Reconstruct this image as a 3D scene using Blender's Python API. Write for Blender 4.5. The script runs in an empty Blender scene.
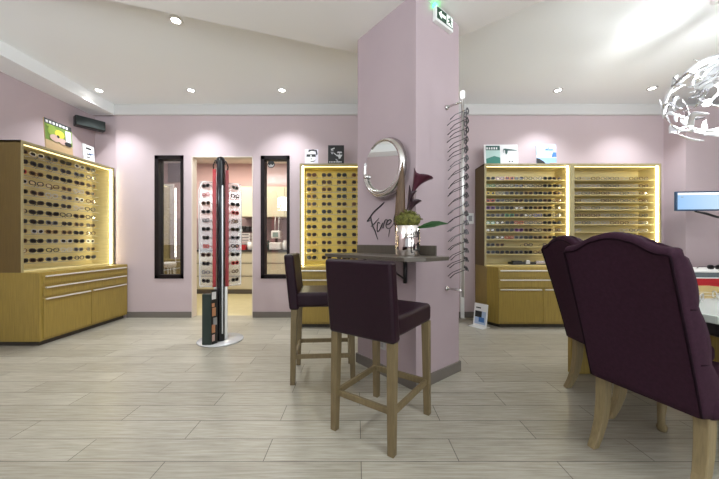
import bpy, bmesh, math, random
from math import pi, sin, cos, radians as R
from mathutils import Vector, Matrix

random.seed(7)
C = bpy.context.scene.collection
F, CX, CY, CH = 303.0, 356.0, 242.0, 1.12     # focal length in px, vanishing point, camera height

def at(x, y, Y):
    return Vector(((x - CX) / F * Y, Y, CH + (CY - y) / F * Y))

# ------------------------------------------------------------------ materials
MATS = {}
def mat(name, col, rough=0.5, metal=0.0, emit=None, estr=0.0, noise=0.0, nscale=8.0, stretch=(1, 1, 1), coat=0.0, bump=0.0, spec=None, trans=0.0, alpha=1.0):
    if name in MATS: return MATS[name]
    m = bpy.data.materials.new(name); m.use_nodes = True
    nt = m.node_tree; b = nt.nodes['Principled BSDF']
    c = (col[0], col[1], col[2], 1)
    b.inputs['Base Color'].default_value = c
    b.inputs['Roughness'].default_value = rough
    b.inputs['Metallic'].default_value = metal
    if coat: b.inputs['Coat Weight'].default_value = coat
    if spec is not None: b.inputs['Specular IOR Level'].default_value = spec
    if trans: b.inputs['Transmission Weight'].default_value = trans
    if alpha < 1: b.inputs['Alpha'].default_value = alpha
    if emit:
        b.inputs['Emission Color'].default_value = (*emit, 1); b.inputs['Emission Strength'].default_value = estr
    if noise or bump:
        tc = nt.nodes.new('ShaderNodeTexCoord'); mp = nt.nodes.new('ShaderNodeMapping')
        mp.inputs['Scale'].default_value = stretch
        n = nt.nodes.new('ShaderNodeTexNoise'); n.inputs['Scale'].default_value = nscale; n.inputs['Detail'].default_value = 5
        nt.links.new(tc.outputs['Object'], mp.inputs['Vector']); nt.links.new(mp.outputs['Vector'], n.inputs['Vector'])
        if noise:
            r = nt.nodes.new('ShaderNodeValToRGB')
            r.color_ramp.elements[0].position = 0.3; r.color_ramp.elements[1].position = 0.7
            r.color_ramp.elements[0].color = (*[v * (1 - noise) for v in col], 1)
            r.color_ramp.elements[1].color = (*[min(1, v * (1 + noise)) for v in col], 1)
            nt.links.new(n.outputs['Fac'], r.inputs['Fac']); nt.links.new(r.outputs['Color'], b.inputs['Base Color'])
        if bump:
            bp = nt.nodes.new('ShaderNodeBump'); bp.inputs['Strength'].default_value = bump; bp.inputs['Distance'].default_value = 0.01
            nt.links.new(n.outputs['Fac'], bp.inputs['Height']); nt.links.new(bp.outputs['Normal'], b.inputs['Normal'])
    MATS[name] = m
    return m

def glassy(name, tint=(1, 1, 1), gloss=0.15, white=0.0, rough=0.02):
    if name in MATS: return MATS[name]
    m = bpy.data.materials.new(name); m.use_nodes = True
    nt = m.node_tree; nt.nodes.clear()
    out = nt.nodes.new('ShaderNodeOutputMaterial')
    t = nt.nodes.new('ShaderNodeBsdfTransparent'); t.inputs['Color'].default_value = (*tint, 1)
    g = nt.nodes.new('ShaderNodeBsdfGlossy'); g.inputs['Roughness'].default_value = rough
    mx = nt.nodes.new('ShaderNodeMixShader'); mx.inputs[0].default_value = gloss
    nt.links.new(t.outputs[0], mx.inputs[1]); nt.links.new(g.outputs[0], mx.inputs[2])
    last = mx
    if white:
        d = nt.nodes.new('ShaderNodeBsdfDiffuse'); d.inputs['Color'].default_value = (.85, .85, .85, 1)
        m2 = nt.nodes.new('ShaderNodeMixShader'); m2.inputs[0].default_value = white
        nt.links.new(mx.outputs[0], m2.inputs[1]); nt.links.new(d.outputs[0], m2.inputs[2]); last = m2
    nt.links.new(last.outputs[0], out.inputs[0])
    MATS[name] = m
    return m

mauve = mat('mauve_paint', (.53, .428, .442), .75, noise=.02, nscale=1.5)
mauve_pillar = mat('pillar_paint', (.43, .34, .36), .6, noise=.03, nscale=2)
white_paint = mat('white_paint', (.87, .885, .88), .8)
warm_white = mat('slab_paint', (.80, .775, .745), .8)
pink_paint = mat('pink_paint', (.62, .42, .41), .8)
skirting = mat('skirting_taupe', (.16, .14, .12), .6)
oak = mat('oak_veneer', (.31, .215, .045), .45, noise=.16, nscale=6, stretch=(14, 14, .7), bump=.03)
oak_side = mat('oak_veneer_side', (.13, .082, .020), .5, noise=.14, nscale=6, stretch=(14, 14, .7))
oak_pale = mat('oak_pale', (.62, .52, .25), .5, noise=.08, nscale=5, stretch=(1, 1, 12))
yellow_panel = mat('yellow_panel', (.66, .52, .13), .5, noise=.05, nscale=5, stretch=(1, 1, 12))
plinth_m = mat('plinth_dark', (.05, .04, .03), .6)
alu = mat('brushed_aluminium', (.80, .79, .76), .3, 1.0)
alu_pull = mat('satin_pull', (.82, .80, .74), .35, .4)
chrome = mat('chrome', (.82, .82, .82), .08, 1.0)
nickel = mat('brushed_nickel', (.62, .60, .58), .25, 1.0)
mirror_m = mat('mirror_glass', (.92, .93, .93), .01, 1.0)
led = mat('led_strip', (1, .95, .75), .5, emit=(1.0, .90, .56), estr=13)
led_top = mat('led_strip_top', (1, .9, .6), .5, emit=(1.0, .84, .38), estr=2)
leather = mat('purple_leather', (.017, .005, .011), .42, spec=.25, noise=.1, nscale=30, bump=.06)
fabric = mat('aubergine_fabric', (.034, .011, .023), .8, spec=.2, noise=.15, nscale=60, bump=.1)
piping_m = mat('piping_dark', (.012, .004, .009), .8, spec=.1)
leg_wood = mat('stool_wood', (.17, .125, .06), .5, noise=.15, nscale=8, stretch=(10, 10, 1))
leg_oak = mat('chair_oak', (.25, .19, .095), .45, noise=.15, nscale=8, stretch=(10, 10, 1))
taupe_lam = mat('taupe_laminate', (.095, .08, .062), .35, noise=.1, nscale=10, stretch=(1, 10, 1))
black = mat('black_plastic', (.012, .012, .013), .35)
blackm = mat('black_metal', (.02, .018, .018), .3, .5)
darkframe = mat('dark_frame', (.010, .006, .007), .5, spec=.2)
darkgreen = mat('dark_green', (.02, .035, .03), .4)
white_pl = mat('white_plastic', (.80, .80, .78), .35)
cream = mat('cream_laminate', (.68, .63, .46), .4)
tan = mat('tan_laminate', (.48, .39, .25), .4)
darktop = mat('dark_worktop', (.05, .045, .04), .3)
red = mat('red_lacquer', (.45, .015, .02), .3)
silver = mat('silver_paint', (.55, .55, .55), .35, .7)
glass_pane = glassy('window_glass', (.97, .97, .97), .07)
glass_mirrory = glassy('window_glass_reflective', (.85, .85, .85), .28)
acrylic = glassy('clear_acrylic', (.96, .96, .96), .10, .16, .1)
rail_m = glassy('rail_acrylic', (.95, .95, .9), .25, .35, .2)

# ------------------------------------------------------------------ mesh builder
class MB:
    def __init__(s): s.v = []; s.f = []; s.m = []; s.sm = []
    def add(s, vs, fs, mi=0, smooth=False):
        o = len(s.v); s.v += [Vector(p) for p in vs]
        for f in fs: s.f.append([i + o for i in f]); s.m.append(mi); s.sm.append(smooth)
    def box(s, a, b, mi=0, M=None):
        x0, y0, z0 = a; x1, y1, z1 = b
        vs = [(x0, y0, z0), (x1, y0, z0), (x1, y1, z0), (x0, y1, z0), (x0, y0, z1), (x1, y0, z1), (x1, y1, z1), (x0, y1, z1)]
        if M: vs = [M @ Vector(p) for p in vs]
        s.add(vs, [(0, 3, 2, 1), (4, 5, 6, 7), (0, 1, 5, 4), (1, 2, 6, 5), (2, 3, 7, 6), (3, 0, 4, 7)], mi)
        return s
    def prism(s, pts, z0, z1, mi=0):
        n = len(pts)
        vs = [(p[0], p[1], z0) for p in pts] + [(p[0], p[1], z1) for p in pts]
        s.add(vs, [tuple(range(n))[::-1], tuple(range(n, 2 * n))] + [(i, (i + 1) % n, n + (i + 1) % n, n + i) for i in range(n)], mi)
        return s
    def tube(s, pts, r, n=8, mi=0, closed=False, cap=True, flat=1.0, smooth=True):
        pts = [Vector(p) for p in pts]; k = len(pts)
        rs = r if isinstance(r, (list, tuple)) else [r] * k
        rings = []; prev = None
        for i, p in enumerate(pts):
            if closed: d = pts[(i + 1) % k] - pts[i - 1]
            else: d = pts[min(i + 1, k - 1)] - pts[max(i - 1, 0)]
            d = d.normalized() if d.length > 1e-9 else Vector((0, 0, 1))
            if prev is None:
                up = Vector((0, 0, 1)) if abs(d.z) < .9 else Vector((0, 1, 0))
                a = d.cross(up).normalized()
            else:
                a = (prev - d * prev.dot(d)); a = a.normalized() if a.length > 1e-9 else d.orthogonal().normalized()
            prev = a; b = d.cross(a)
            rings.append([p + a * cos(2 * pi * j / n) * rs[i] + b * sin(2 * pi * j / n) * rs[i] * flat for j in range(n)])
        vs = [q for ring in rings for q in ring]; fs = []
        for i in range(k if closed else k - 1):
            i2 = (i + 1) % k
            for j in range(n): fs.append((i * n + j, i * n + (j + 1) % n, i2 * n + (j + 1) % n, i2 * n + j))
        if cap and not closed: fs += [tuple(range(n))[::-1], tuple((k - 1) * n + j for j in range(n))]
        s.add(vs, fs, mi, smooth); return s
    def lathe(s, prof, n=24, mi=0, c=(0, 0), M=None, smooth=True):
        vs = []
        for r, z in prof:
            for j in range(n): vs.append(Vector((c[0] + r * cos(2 * pi * j / n), c[1] + r * sin(2 * pi * j / n), z)))
        if M: vs = [M @ p for p in vs]
        k = len(prof); fs = []
        for i in range(k - 1):
            for j in range(n): fs.append((i * n + j, i * n + (j + 1) % n, (i + 1) * n + (j + 1) % n, (i + 1) * n + j))
        fs += [tuple(range(n))[::-1], tuple((k - 1) * n + j for j in range(n))]
        s.add(vs, fs, mi, smooth); return s
    def mesh(s, name, mats):
        me = bpy.data.meshes.new(name); me.from_pydata(s.v, [], s.f)
        for m in (mats if isinstance(mats, (list, tuple)) else [mats]): me.materials.append(m)
        me.polygons.foreach_set('material_index', s.m); me.polygons.foreach_set('use_smooth', s.sm)
        bm = bmesh.new(); bm.from_mesh(me); bmesh.ops.recalc_face_normals(bm, faces=bm.faces); bm.to_mesh(me); bm.free()
        me.update(); return me
    def build(s, name, mats, parent=None, bevel=0.0, seg=2):
        o = bpy.data.objects.new(name, s.mesh(name, mats)); C.objects.link(o)
        if parent: o.parent = parent
        if bevel:
            md = o.modifiers.new('bevel', 'BEVEL'); md.width = bevel; md.segments = seg; md.limit_method = 'ANGLE'; md.angle_limit = R(40)
            md.harden_normals = True
        return o

def box(a, b): return MB().box(a, b)
def tag(o, label=None, cat=None, group=None, kind=None):
    if label: o['label'] = label
    if cat: o['category'] = cat
    if group: o['group'] = group
    if kind: o['kind'] = kind
    return o
def thing(name, label, cat, loc=(0, 0, 0), rz=0, group=None):
    o = bpy.data.objects.new(name, None); C.objects.link(o); o.location = loc; o.rotation_euler = (0, 0, rz)
    o.empty_display_size = .1
    return tag(o, label, cat, group)
def struct(name, mb, m, parent=None, bevel=0):
    o = mb.build(name, m, parent, bevel)
    if not parent: o['kind'] = 'structure'
    return o
def copy_tree(o, parent=None):
    kids = [k for k in C.objects if k.parent == o]
    c = o.copy(); C.objects.link(c); c.parent = parent
    for k in kids: copy_tree(k, c)
    return c

# ================================================================== ROOM SHELL
XL, XR, YB, YF, HC, HS = -3.92, 6.4, 4.5, -3.6, 3.15, 3.0

# floor : wood-look plank tiles 1.0 x 0.177
fm = bpy.data.materials.new('plank_tiles'); fm.use_nodes = True
nt = fm.node_tree; b = nt.nodes['Principled BSDF']
tc = nt.nodes.new('ShaderNodeTexCoord'); mp = nt.nodes.new('ShaderNodeMapping')
mp.inputs['Location'].default_value = (10 - .026, 20 * .177 - 1.548 + .0015, 0)
nt.links.new(tc.outputs['Object'], mp.inputs['Vector'])
def brick(c1, c2, cm):
    br = nt.nodes.new('ShaderNodeTexBrick'); br.offset = .5; br.squash = 1
    br.inputs['Scale'].default_value = 1; br.inputs['Brick Width'].default_value = 1.0; br.inputs['Row Height'].default_value = .177
    br.inputs['Mortar Size'].default_value = .002; br.inputs['Mortar Smooth'].default_value = .1; br.inputs['Bias'].default_value = 0
    br.inputs['Color1'].default_value = (*c1, 1); br.inputs['Color2'].default_value = (*c2, 1); br.inputs['Mortar'].default_value = (*cm, 1)
    nt.links.new(mp.outputs['Vector'], br.inputs['Vector']); return br
br = brick((.365, .34, .28), (.435, .41, .345), (.09, .08, .06))
mp2 = nt.nodes.new('ShaderNodeMapping'); mp2.inputs['Scale'].default_value = (1.2, 22, 1)
nt.links.new(tc.outputs['Object'], mp2.inputs['Vector'])
ns = nt.nodes.new('ShaderNodeTexNoise'); ns.inputs['Scale'].default_value = 3.5; ns.inputs['Detail'].default_value = 8; ns.inputs['Roughness'].default_value = .65
nt.links.new(mp2.outputs['Vector'], ns.inputs['Vector'])
rp = nt.nodes.new('ShaderNodeValToRGB'); rp.color_ramp.elements[0].position = .32; rp.color_ramp.elements[1].position = .68
rp.color_ramp.elements[0].color = (.66, .635, .59, 1); rp.color_ramp.elements[1].color = (1.08, 1.08, 1.08, 1)
nt.links.new(ns.outputs['Fac'], rp.inputs['Fac'])
mxc = nt.nodes.new('ShaderNodeMix'); mxc.data_type = 'RGBA'; mxc.blend_type = 'MULTIPLY'; mxc.inputs[0].default_value = 1
nt.links.new(br.outputs['Color'], mxc.inputs[6]); nt.links.new(rp.outputs['Color'], mxc.inputs[7]); nt.links.new(mxc.outputs[2], b.inputs['Base Color'])
b.inputs['Roughness'].default_value = .33
bp = nt.nodes.new('ShaderNodeBump'); bp.inputs['Strength'].default_value = .12; bp.inputs['Distance'].default_value = .004
nt.links.new(ns.outputs['Fac'], bp.inputs['Height']); nt.links.new(bp.outputs['Normal'], b.inputs['Normal'])
struct('floor', MB().box((XL - .1, YF, -.06), (XR + .1, YB + .12, 0)), fm)
struct('floor_annex', MB().box((-6.2, YB + .12, -.06), (-.4, 7.2, 0)), mat('annex_tiles', (.50, .44, .25), .4, noise=.05))
struct('ceiling', MB().box((XL - .1, YF, HC), (XR + .1, YB + .1, HC + .08)), white_paint)
# lower slab around the pillar
lp = [(-3.57, 1.80), (0.0, 3.02), (.93, 2.80), (3.4, .80), (3.4, YF), (-3.57, YF)]
struct('ceiling_lower_slab', MB().prism(lp, 3.005, HC), warm_white)
struct('trim_soffit', MB().box((XL, YF, HS), (-3.57, YB, HC)), white_paint)
struct('trim_cornice', MB().box((-3.57, YB - .03, HS), (XR, YB + .05, HC)), mat('cornice_paint', (.60, .585, .57), .8))
struct('wall_left', MB().box((XL - .1, YF, 0), (XL, YB + .12, HC)), mauve)
struct('wall_right', MB().box((XR, YF, 0), (XR + .1, YB + .12, HC)), mauve)
# wall behind the camera with a wide shop-window opening for daylight
wr = MB(); wr.box((XL, YF - .1, 0), (XR, YF, .3)); wr.box((XL, YF - .1, 2.75), (XR, YF, HC + .08)); wr.box((XL, YF - .1, .3), (XL + .5, YF, 2.75)); wr.box((XR - .5, YF - .1, .3), (XR, YF, 2.75))
struct('wall_front', wr, mauve)

W1 = (-2.985, -2.56, .578, 2.405); W2 = (-1.412, -.985, .578, 2.40); DO = (-2.44, -1.53, 0, 2.39)
bw = MB(); T = .12
def wallpiece(x0, x1, z0, z1): bw.box((x0, YB, z0), (x1, YB + T, z1))
wallpiece(-3.57, W1[0], 0, HC); wallpiece(W1[0], W1[1], 0, W1[2]); wallpiece(W1[0], W1[1], W1[3], HC)
wallpiece(W1[1], DO[0], 0, HC); wallpiece(DO[0], DO[1], DO[3], HC); wallpiece(DO[1], W2[0], 0, HC)
wallpiece(W2[0], W2[1], 0, W2[2]); wallpiece(W2[0], W2[1], W2[3], HC); wallpiece(W2[1], XR, 0, HC)
struct('wall_back', bw, mauve)
struct('wall_back_recess', MB().box((XL, YB + .05, 0), (-3.57, YB + T, HC)), mauve)
struct('wall_pilaster', MB().box((4.57, 4.2, 0), (XR, YB, HS)), mauve)
def baseboard(n, x0, x1): struct('baseboard_' + n, MB().box((x0, YB - .015, 0), (x1, YB, .085)), skirting)
baseboard('left', -3.4, DO[0]); baseboard('center', DO[1], -.79); baseboard('right', .45, 1.75)
struct('trim_1', MB().box((1.545, YB - .03, .0), (1.60, YB, 2.35)), white_pl)
# doorway lining
dl = MB(); dl.box((DO[0], YB - .005, 0), (DO[0] + .012, YB + T, DO[3])); dl.box((DO[1] - .012, YB - .005, 0), (DO[1], YB + T, DO[3])); dl.box((DO[0], YB - .005, DO[3] - .012), (DO[1], YB + T, DO[3]))
struct('trim_2', dl, mat('lining_cream', (.72, .64, .55), .6))
# dark framed windows
for i, (w, gm) in enumerate(((W1, glass_mirrory), (W2, glass_pane))):
    x0, x1, z0, z1 = w; f = .055; fr = MB()
    ya, yb = YB - .012, YB + T
    fr.box((x0, ya, z0), (x0 + f, yb, z1)); fr.box((x1 - f * .75, ya, z0), (x1, yb, z1)); fr.box((x0, ya, z0), (x1, yb, z0 + f)); fr.box((x0, ya, z1 - f), (x1, yb, z1))
    o = struct('window_%d' % (i + 1), fr, darkframe)
    MB().box((x0 + f, YB + .05, z0 + f), (x1 - f * .75, YB + .056, z1 - f)).build('pane', gm, o)
# round sticker on the second window
st = MB()
def disc(mb, cx, y, cz, r, mi, n=20, a0=0, a1=2 * pi, yo=0):
    pts = [(cx + r * cos(a0 + (a1 - a0) * k / n), y - yo, cz + r * sin(a0 + (a1 - a0) * k / n)) for k in range(n + (0 if a1 - a0 > 6.2 else 1))]
    mb.add(pts, [tuple(range(len(pts)))], mi)
scx, scz = at(271, 164.3, YB + .045)[0], at(271, 164.3, YB + .045)[2]
disc(st, scx, YB + .047, scz, .055, 0); disc(st, scx, YB + .047, scz, .043, 1, yo=.001); disc(st, scx, YB + .047, scz, .043, 0, a0=.05, a1=pi - .05, yo=.002)
st.box((scx - .035, YB + .0445, scz - .012), (scx - .006, YB + .0455, scz + .004), 0); st.box((scx + .006, YB + .0445, scz - .012), (scx + .035, YB + .0455, scz + .004), 0)
st.tube([(scx + .022 * cos(a), YB + .045, scz - .012 + .018 * sin(a)) for a in [pi + .3 + k * .4 for k in range(7)]], .003, 4, 0)
tag(st.build('window_sticker', [black, white_pl]), 'round black and white sticker at the top of the right dark framed window', 'sticker')

# annex behind the wall
struct('wall_annex_back', MB().box((-6.2, 7.15, 0), (-.4, 7.25, HS)), pink_paint)
struct('wall_annex_left', MB().box((-6.25, YB + T, 0), (-6.15, 7.2, HS)), pink_paint)
struct('wall_annex_right', MB().box((-.5, YB + T, 0), (-.4, 7.2, HS)), pink_paint)
struct('ceiling_annex', MB().box((-6.2, YB + T, 2.97), (-.4, 7.2, 3.05)), mat('annex_ceiling', (.8, .75, .66), .8))

# pillar
A = Vector((.014, 2.83)); B = Vector((.451, 2.278)); C2 = Vector((.897, 2.64)); D2 = A + (C2 - B)
struct('pillar', MB().prism([A, B, C2, D2], 0, 3.01), mauve_pillar, bevel=.004)
ctr = (A + B + C2 + D2) / 4
def grow(p, d):
    q = p - ctr; return ctr + q * (1 + d / q.length)
po = [grow(p, .018) for p in (A, B, C2, D2)]; ring = MB()
for i in range(4):
    a, b2 = po[i], po[(i + 1) % 4]; c_, d_ = [A, B, C2, D2][(i + 1) % 4], [A, B, C2, D2][i]
    ring.prism([a, b2, c_, d_], 0, .085)
struct('baseboard_pillar', ring, skirting)
uL = (A - B).normalized(); nL = Vector((uL.y * -1, uL.x)); nL = nL if nL.y < 0 else -nL      # left face
uR = (C2 - B).normalized(); nR = Vector((-uR.y, uR.x)); nR = nR if nR.y < 0 else -nR          # right face
def face_pt(x, y, o, u, n, off=0.0):
    """point on a vertical plane through o (direction u, pushed out by off) seen at photo pixel x, y"""
    k = (x - CX) / F; p = o + n * off
    s_ = (k * p.y - p.x) / (u.x - k * u.y); q = p + u * s_
    return Vector((q.x, q.y, CH + (CY - y) / F * q.y))

# ================================================================== EYEWEAR
LENS = {'dark': mat('lens_dark', (.010, .009, .009), .25, spec=.25), 'brown': mat('lens_brown', (.05, .022, .010), .25, spec=.25),
        'clear': glassy('lens_clear', (.97, .97, .97), .18)}
FR = {'black': (.012, .012, .013), 'brown': (.09, .04, .02), 'tortoiseshell': (.16, .075, .02), 'purple': (.16, .03, .25), 'red': (.42, .02, .03),
      'green': (.02, .22, .10), 'yellow': (.75, .55, .05), 'blue': (.03, .08, .35), 'silver': (.55, .55, .55), 'white': (.8, .8, .78), 'grey': (.12, .12, .13)}
def frm(c): return mat('frame_' + c, FR[c], .3, .8 if c == 'silver' else 0)
EY = {}
def eyewear(col, lens='dark', thick=.004, rx=.029, rz=.021, temple=.12):
    key = (col, lens, thick, rx, rz, temple)
    if key in EY: return EY[key]
    m = MB(); n = 12
    for s in (-1, 1):
        cx = s * (rx + .009)
        def P(k, sc):
            a = 2 * pi * k / n; ca, sa = cos(a), sin(a)
            x = abs(ca) ** .75 * (1 if ca > 0 else -1); z = abs(sa) ** .8 * (1 if sa > 0 else -1)
            return cx + x * (rx + sc) , rz + .004 + thick + z * (rz + sc) + (.002 * x * s)
        out = [P(k, thick * .6) for k in range(n)]; inn = [P(k, -thick * .6) for k in range(n)]
        vs = [(x, -.002, z) for x, z in out] + [(x, -.002, z) for x, z in inn] + [(x, .003, z) for x, z in out] + [(x, .003, z) for x, z in inn]
        fs = []
        for k in range(n):
            j = (k + 1) % n
            fs += [(k, j, n + j, n + k), (2 * n + k, 3 * n + k, 3 * n + j, 2 * n + j), (k, 2 * n + k, 2 * n + j, j), (n + k, n + j, 3 * n + j, 3 * n + k)]
        m.add(vs, fs, 0)
        m.add([(x, .0005, z) for x, z in inn], [tuple(range(n))], 1)
        ex = s * (2 * rx + .011)
        m.tube([(ex, 0, rz + .014), (ex + s * .003, .02, rz + .015), (ex + s * .001, temple * .7, rz + .012), (ex - s * .004, temple, .004 + thick * .8)], [thick * .6, thick * .6, thick * .55, thick * .7], 5, 0, flat=.6)
    m.tube([(-.011, 0, rz + .012), (0, -.001, rz + .017), (.011, 0, rz + .012)], thick * .5, 5, 0)
    me = m.mesh('eyeglasses' if lens == 'clear' else 'sunglasses', [frm(col), LENS[lens]])
    EY[key] = me; return me
ORD = ['first', 'second', 'third', 'fourth', 'fifth', 'sixth', 'seventh', 'eighth', 'ninth', 'tenth', 'eleventh', 'twelfth', 'thirteenth', 'fourteenth', 'fifteenth', 'sixteenth', 'seventeenth', 'eighteenth', 'nineteenth']
def put_eyewear(col, lens, M, label, group, **kw):
    me = eyewear(col, lens, **kw)
    nm = 'eyeglasses' if lens == 'clear' else 'sunglasses'
    o = bpy.data.objects.new(nm, me); C.objects.link(o); o.matrix_world = M
    return tag(o, label, nm, group)

# ================================================================== DISPLAY CABINETS
def cabinet(label, loc, rz, W, D, yu, ztop, bays, led_side, rows, shelf, back_m, doors, chamfer=0.0, zb=.79):
    """local x = width seen from the front, local y = depth (0 at the base front), z up"""
    t = thing('display_cabinet', label, 'cabinet', loc, rz)
    fp = [(chamfer, 0), (W, 0), (W, D), (0, D), (0, chamfer * 1.6)] if chamfer else [(0, 0), (W, 0), (W, D), (0, D)]
    q = [(x + (.03 if x < W / 2 else -.03), y + (.035 if y < .2 else 0)) for x, y in fp]
    MB().prism(q, 0, .055).build('plinth', plinth_m, t)
    MB().prism(fp, .05, zb).build('base', oak, t, .003)
    hx0 = chamfer + (.05 if not chamfer else .015); tot = W - hx0 - .04
    for k, (zh, z0) in enumerate(((.742, .66), (.62, .53))):
        d = MB().box((hx0 - .02, -.012, z0), (W - .03, .004, zh + .012)).build('drawer', oak, t, .002)
        MB().box((hx0, -.032, zh - .002), (W - .05, -.008, zh + .012)).build('handle', alu_pull, d, .002)
    dw = (W - .03 - hx0 + .02) / doors
    for k in range(doors):
        a = hx0 - .02 + k * dw + .003; bb = hx0 - .02 + (k + 1) * dw - .003
        d = MB().box((a, -.012, .075), (bb, .004, .507)).build('door', oak, t, .002)
        MB().box((a + .02, -.032, .493), (bb - .02, -.008, .507)).build('handle', alu_pull, d, .002)
    # upper case
    c = MB(); th = .025
    c.box((0, yu, zb), (th, D, ztop)); c.box((W - th, yu, zb), (W, D, ztop)); c.box((0, yu, ztop - th), (W, D, ztop))
    for i in range(len(bays) - 1): c.box((bays[i][1], yu, zb), (bays[i + 1][0], D, ztop))
    c.build('upper_case', oak_side if not shelf else oak_side, t, .002)
    ff = MB(); e = .004
    ff.box((-.001, yu - e, zb), (bays[0][0], yu, ztop)); ff.box((bays[-1][1], yu - e, zb), (W + .001, yu, ztop)); ff.box((bays[0][0], yu - e, ztop - th), (bays[-1][1], yu, ztop))
    for i in range(len(bays) - 1): ff.box((bays[i][1], yu - e, zb), (bays[i + 1][0], yu, ztop - th))
    ff.build('front_edging', mat('oak_edging', (.36, .30, .15), .5, noise=.1), t)
    for (x0, x1) in bays:
        MB().box((x0, D - .02, zb), (x1, D - .005, ztop - th)).build('back_panel', back_m, t)
        li = MB(); li.box((x0, yu + .012, zb + .001), (x0 + .006, D - .02, ztop - th)); li.box((x1 - .006, yu + .012, zb + .001), (x1, D - .02, ztop - th)); li.box((x0, yu, zb), (x1, D - .02, zb + .012)); li.box((x0, yu + .012, ztop - th - .006), (x1, D - .02, ztop - th))
        li.build('inner_lining', back_m, t)
        xs = x1 - .028 if led_side > 0 else x0 + .008
        MB().box((xs, yu + .006, zb + .013), (xs + .020, yu + .02, ztop - th - .008)).build('light_strip', led, t)
        MB().box((x0 + .02, yu + .03, ztop - th - .014), (x1 - .02, yu + .05, ztop - th - .006)).build('light_strip', led_top, t)
        for z in rows:
            if shelf: MB().box((x0 + .007, yu + .045, z - .008), (x1 - .036, D - .022, z)).build('shelf', oak_pale, t)
            else: MB().box((x0 + .01, D - .14, z - .006), (x1 - .036, D - .128, z - .001)).build('display_rail', rail_m, t)
    return t

# ---- left wall cabinet
LW, LD, LYU, LZ = 1.25, .515, .20, 2.215
lrows = [2.105 - .1118 * k for k in range(12)]
cabinet('tall oak eyewear cabinet along the left wall, lit display over drawers', (-3.39, 3.245, 0), pi / 2, LW, LD, LYU, LZ, [(.025, LW - .025)], 1, lrows, False, oak_pale, 2)
def left_cols():
    for r, z in enumerate(lrows):
        for k in range(6):
            col = random.choice(['black', 'black', 'brown', 'black', 'grey', 'tortoiseshell', 'silver']); ln = random.choice(['dark', 'dark', 'dark', 'clear'])
            if (r, k) == (2, 0): col = 'red'
            lx = .128 + k * .180 + random.uniform(-.008, .008)
            M = Matrix.Translation((-3.39, 3.245, 0)) @ Matrix.Rotation(pi / 2, 4, 'Z') @ Matrix.Translation((lx, LD - .165, z + .0005)) @ Matrix.Rotation(random.uniform(-.12, .12), 4, 'Z') @ Matrix.Scale(1.07, 4)
            nm = 'glasses' if ln == 'clear' else 'sunglasses'
            put_eyewear(col, ln, M, '%s framed %s, %s from left on the %s row, left wall cabinet' % (col, nm, ORD[k], ORD[r]), 'eyewear in the left wall cabinet', thick=.0065)
left_cols()

# ---- middle cabinet with sunglasses
mrows = [at(0, y, 4.32)[2] - .027 for y in (175.3, 182.5, 189.7, 196.7, 204.4, 212, 219.6, 227.2, 235, 243, 251, 258)]
MX = -.775
cabinet('oak cabinet with yellow lit panel of sunglasses, half hidden behind the pillar', (MX, 3.95, 0), 0, 1.12, .545, .22, 2.2, [(.025, 1.095)], -1, mrows, False, yellow_panel, 2)
for r, z in enumerate(mrows):
    for k in range(4):
        Xc = (311.5 + 15.1 * k - CX) / F * 4.32
        ln = random.choice(['dark', 'brown', 'dark']); col = random.choice(['black', 'brown', 'black', 'tortoiseshell'])
        M = Matrix.Translation((Xc, 4.33, z)) @ Matrix.Rotation(random.uniform(-.06, .06), 4, 'Z')
        put_eyewear(col, ln, M, '%s sunglasses with %s lenses, %s from left on the %s yellow panel row' % (col, ln, ORD[k], ORD[r]), 'sunglasses on the yellow panel', rx=.029, rz=.024, thick=.006, temple=.1)

# ---- right cabinet, two lit bays
rrows = [1.985 - .1035 * k for k in range(11)]
RW = 2.43
cabinet('wide oak cabinet with two lit bays of glasses behind the armchairs', (1.768, 3.95, 0), 0, RW, .545, .22, 2.2, [(.025, 1.17), (1.235, RW - .025)], 1, rrows, True, oak_pale, 4, chamfer=.09)
for r, z in enumerate(rrows):
    for k in range(8):
        c_ = random.choice(['black', 'black', 'brown', 'grey', 'black', 'tortoiseshell'])
        for key, cc in {(0, 1): 'purple', (0, 2): 'red', (1, 0): 'green', (2, 0): 'yellow', (3, 0): 'red', (4, 0): 'purple', (5, 2): 'green', (5, 5): 'blue', (6, 3): 'red', (6, 0): 'green', (7, 3): 'purple', (8, 2): 'red'}.items():
            if (r, k) == key: c_ = cc
        if r == 9 and k in (2, 3, 5): continue
        M = Matrix.Translation((1.768 + .118 + k * .133 + random.uniform(-.003, .003), 3.95 + .30, z)) @ Matrix.Rotation(random.uniform(-.06, .06), 4, 'Z') @ Matrix.Scale(.87, 4)
        ln = random.choice(['dark', 'clear', 'dark']); nm = 'glasses' if ln == 'clear' else 'sunglasses'
        put_eyewear(c_, ln, M, '%s framed %s, %s on the %s shelf, left bay of right cabinet' % (c_, nm, ORD[k], ORD[r]), 'eyewear in the left bay of the right cabinet', thick=.007)
for r, z in enumerate(rrows[:8]):
    for k in range(8):
        if r > 6 and 1 <= k <= 4: continue
        c_ = random.choice(['silver', 'grey', 'silver', 'brown', 'silver'])
        M = Matrix.Translation((1.768 + 1.325 + k * .134 + random.uniform(-.003, .003), 3.95 + .30, z)) @ Matrix.Rotation(random.uniform(-.06, .06), 4, 'Z') @ Matrix.Scale(.87, 4)
        put_eyewear(c_, 'clear', M, 'thin %s framed glasses, %s on the %s shelf, right bay of right cabinet' % (c_, ORD[k], ORD[r]), 'eyewear in the right bay of the right cabinet', thick=.005)
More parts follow.
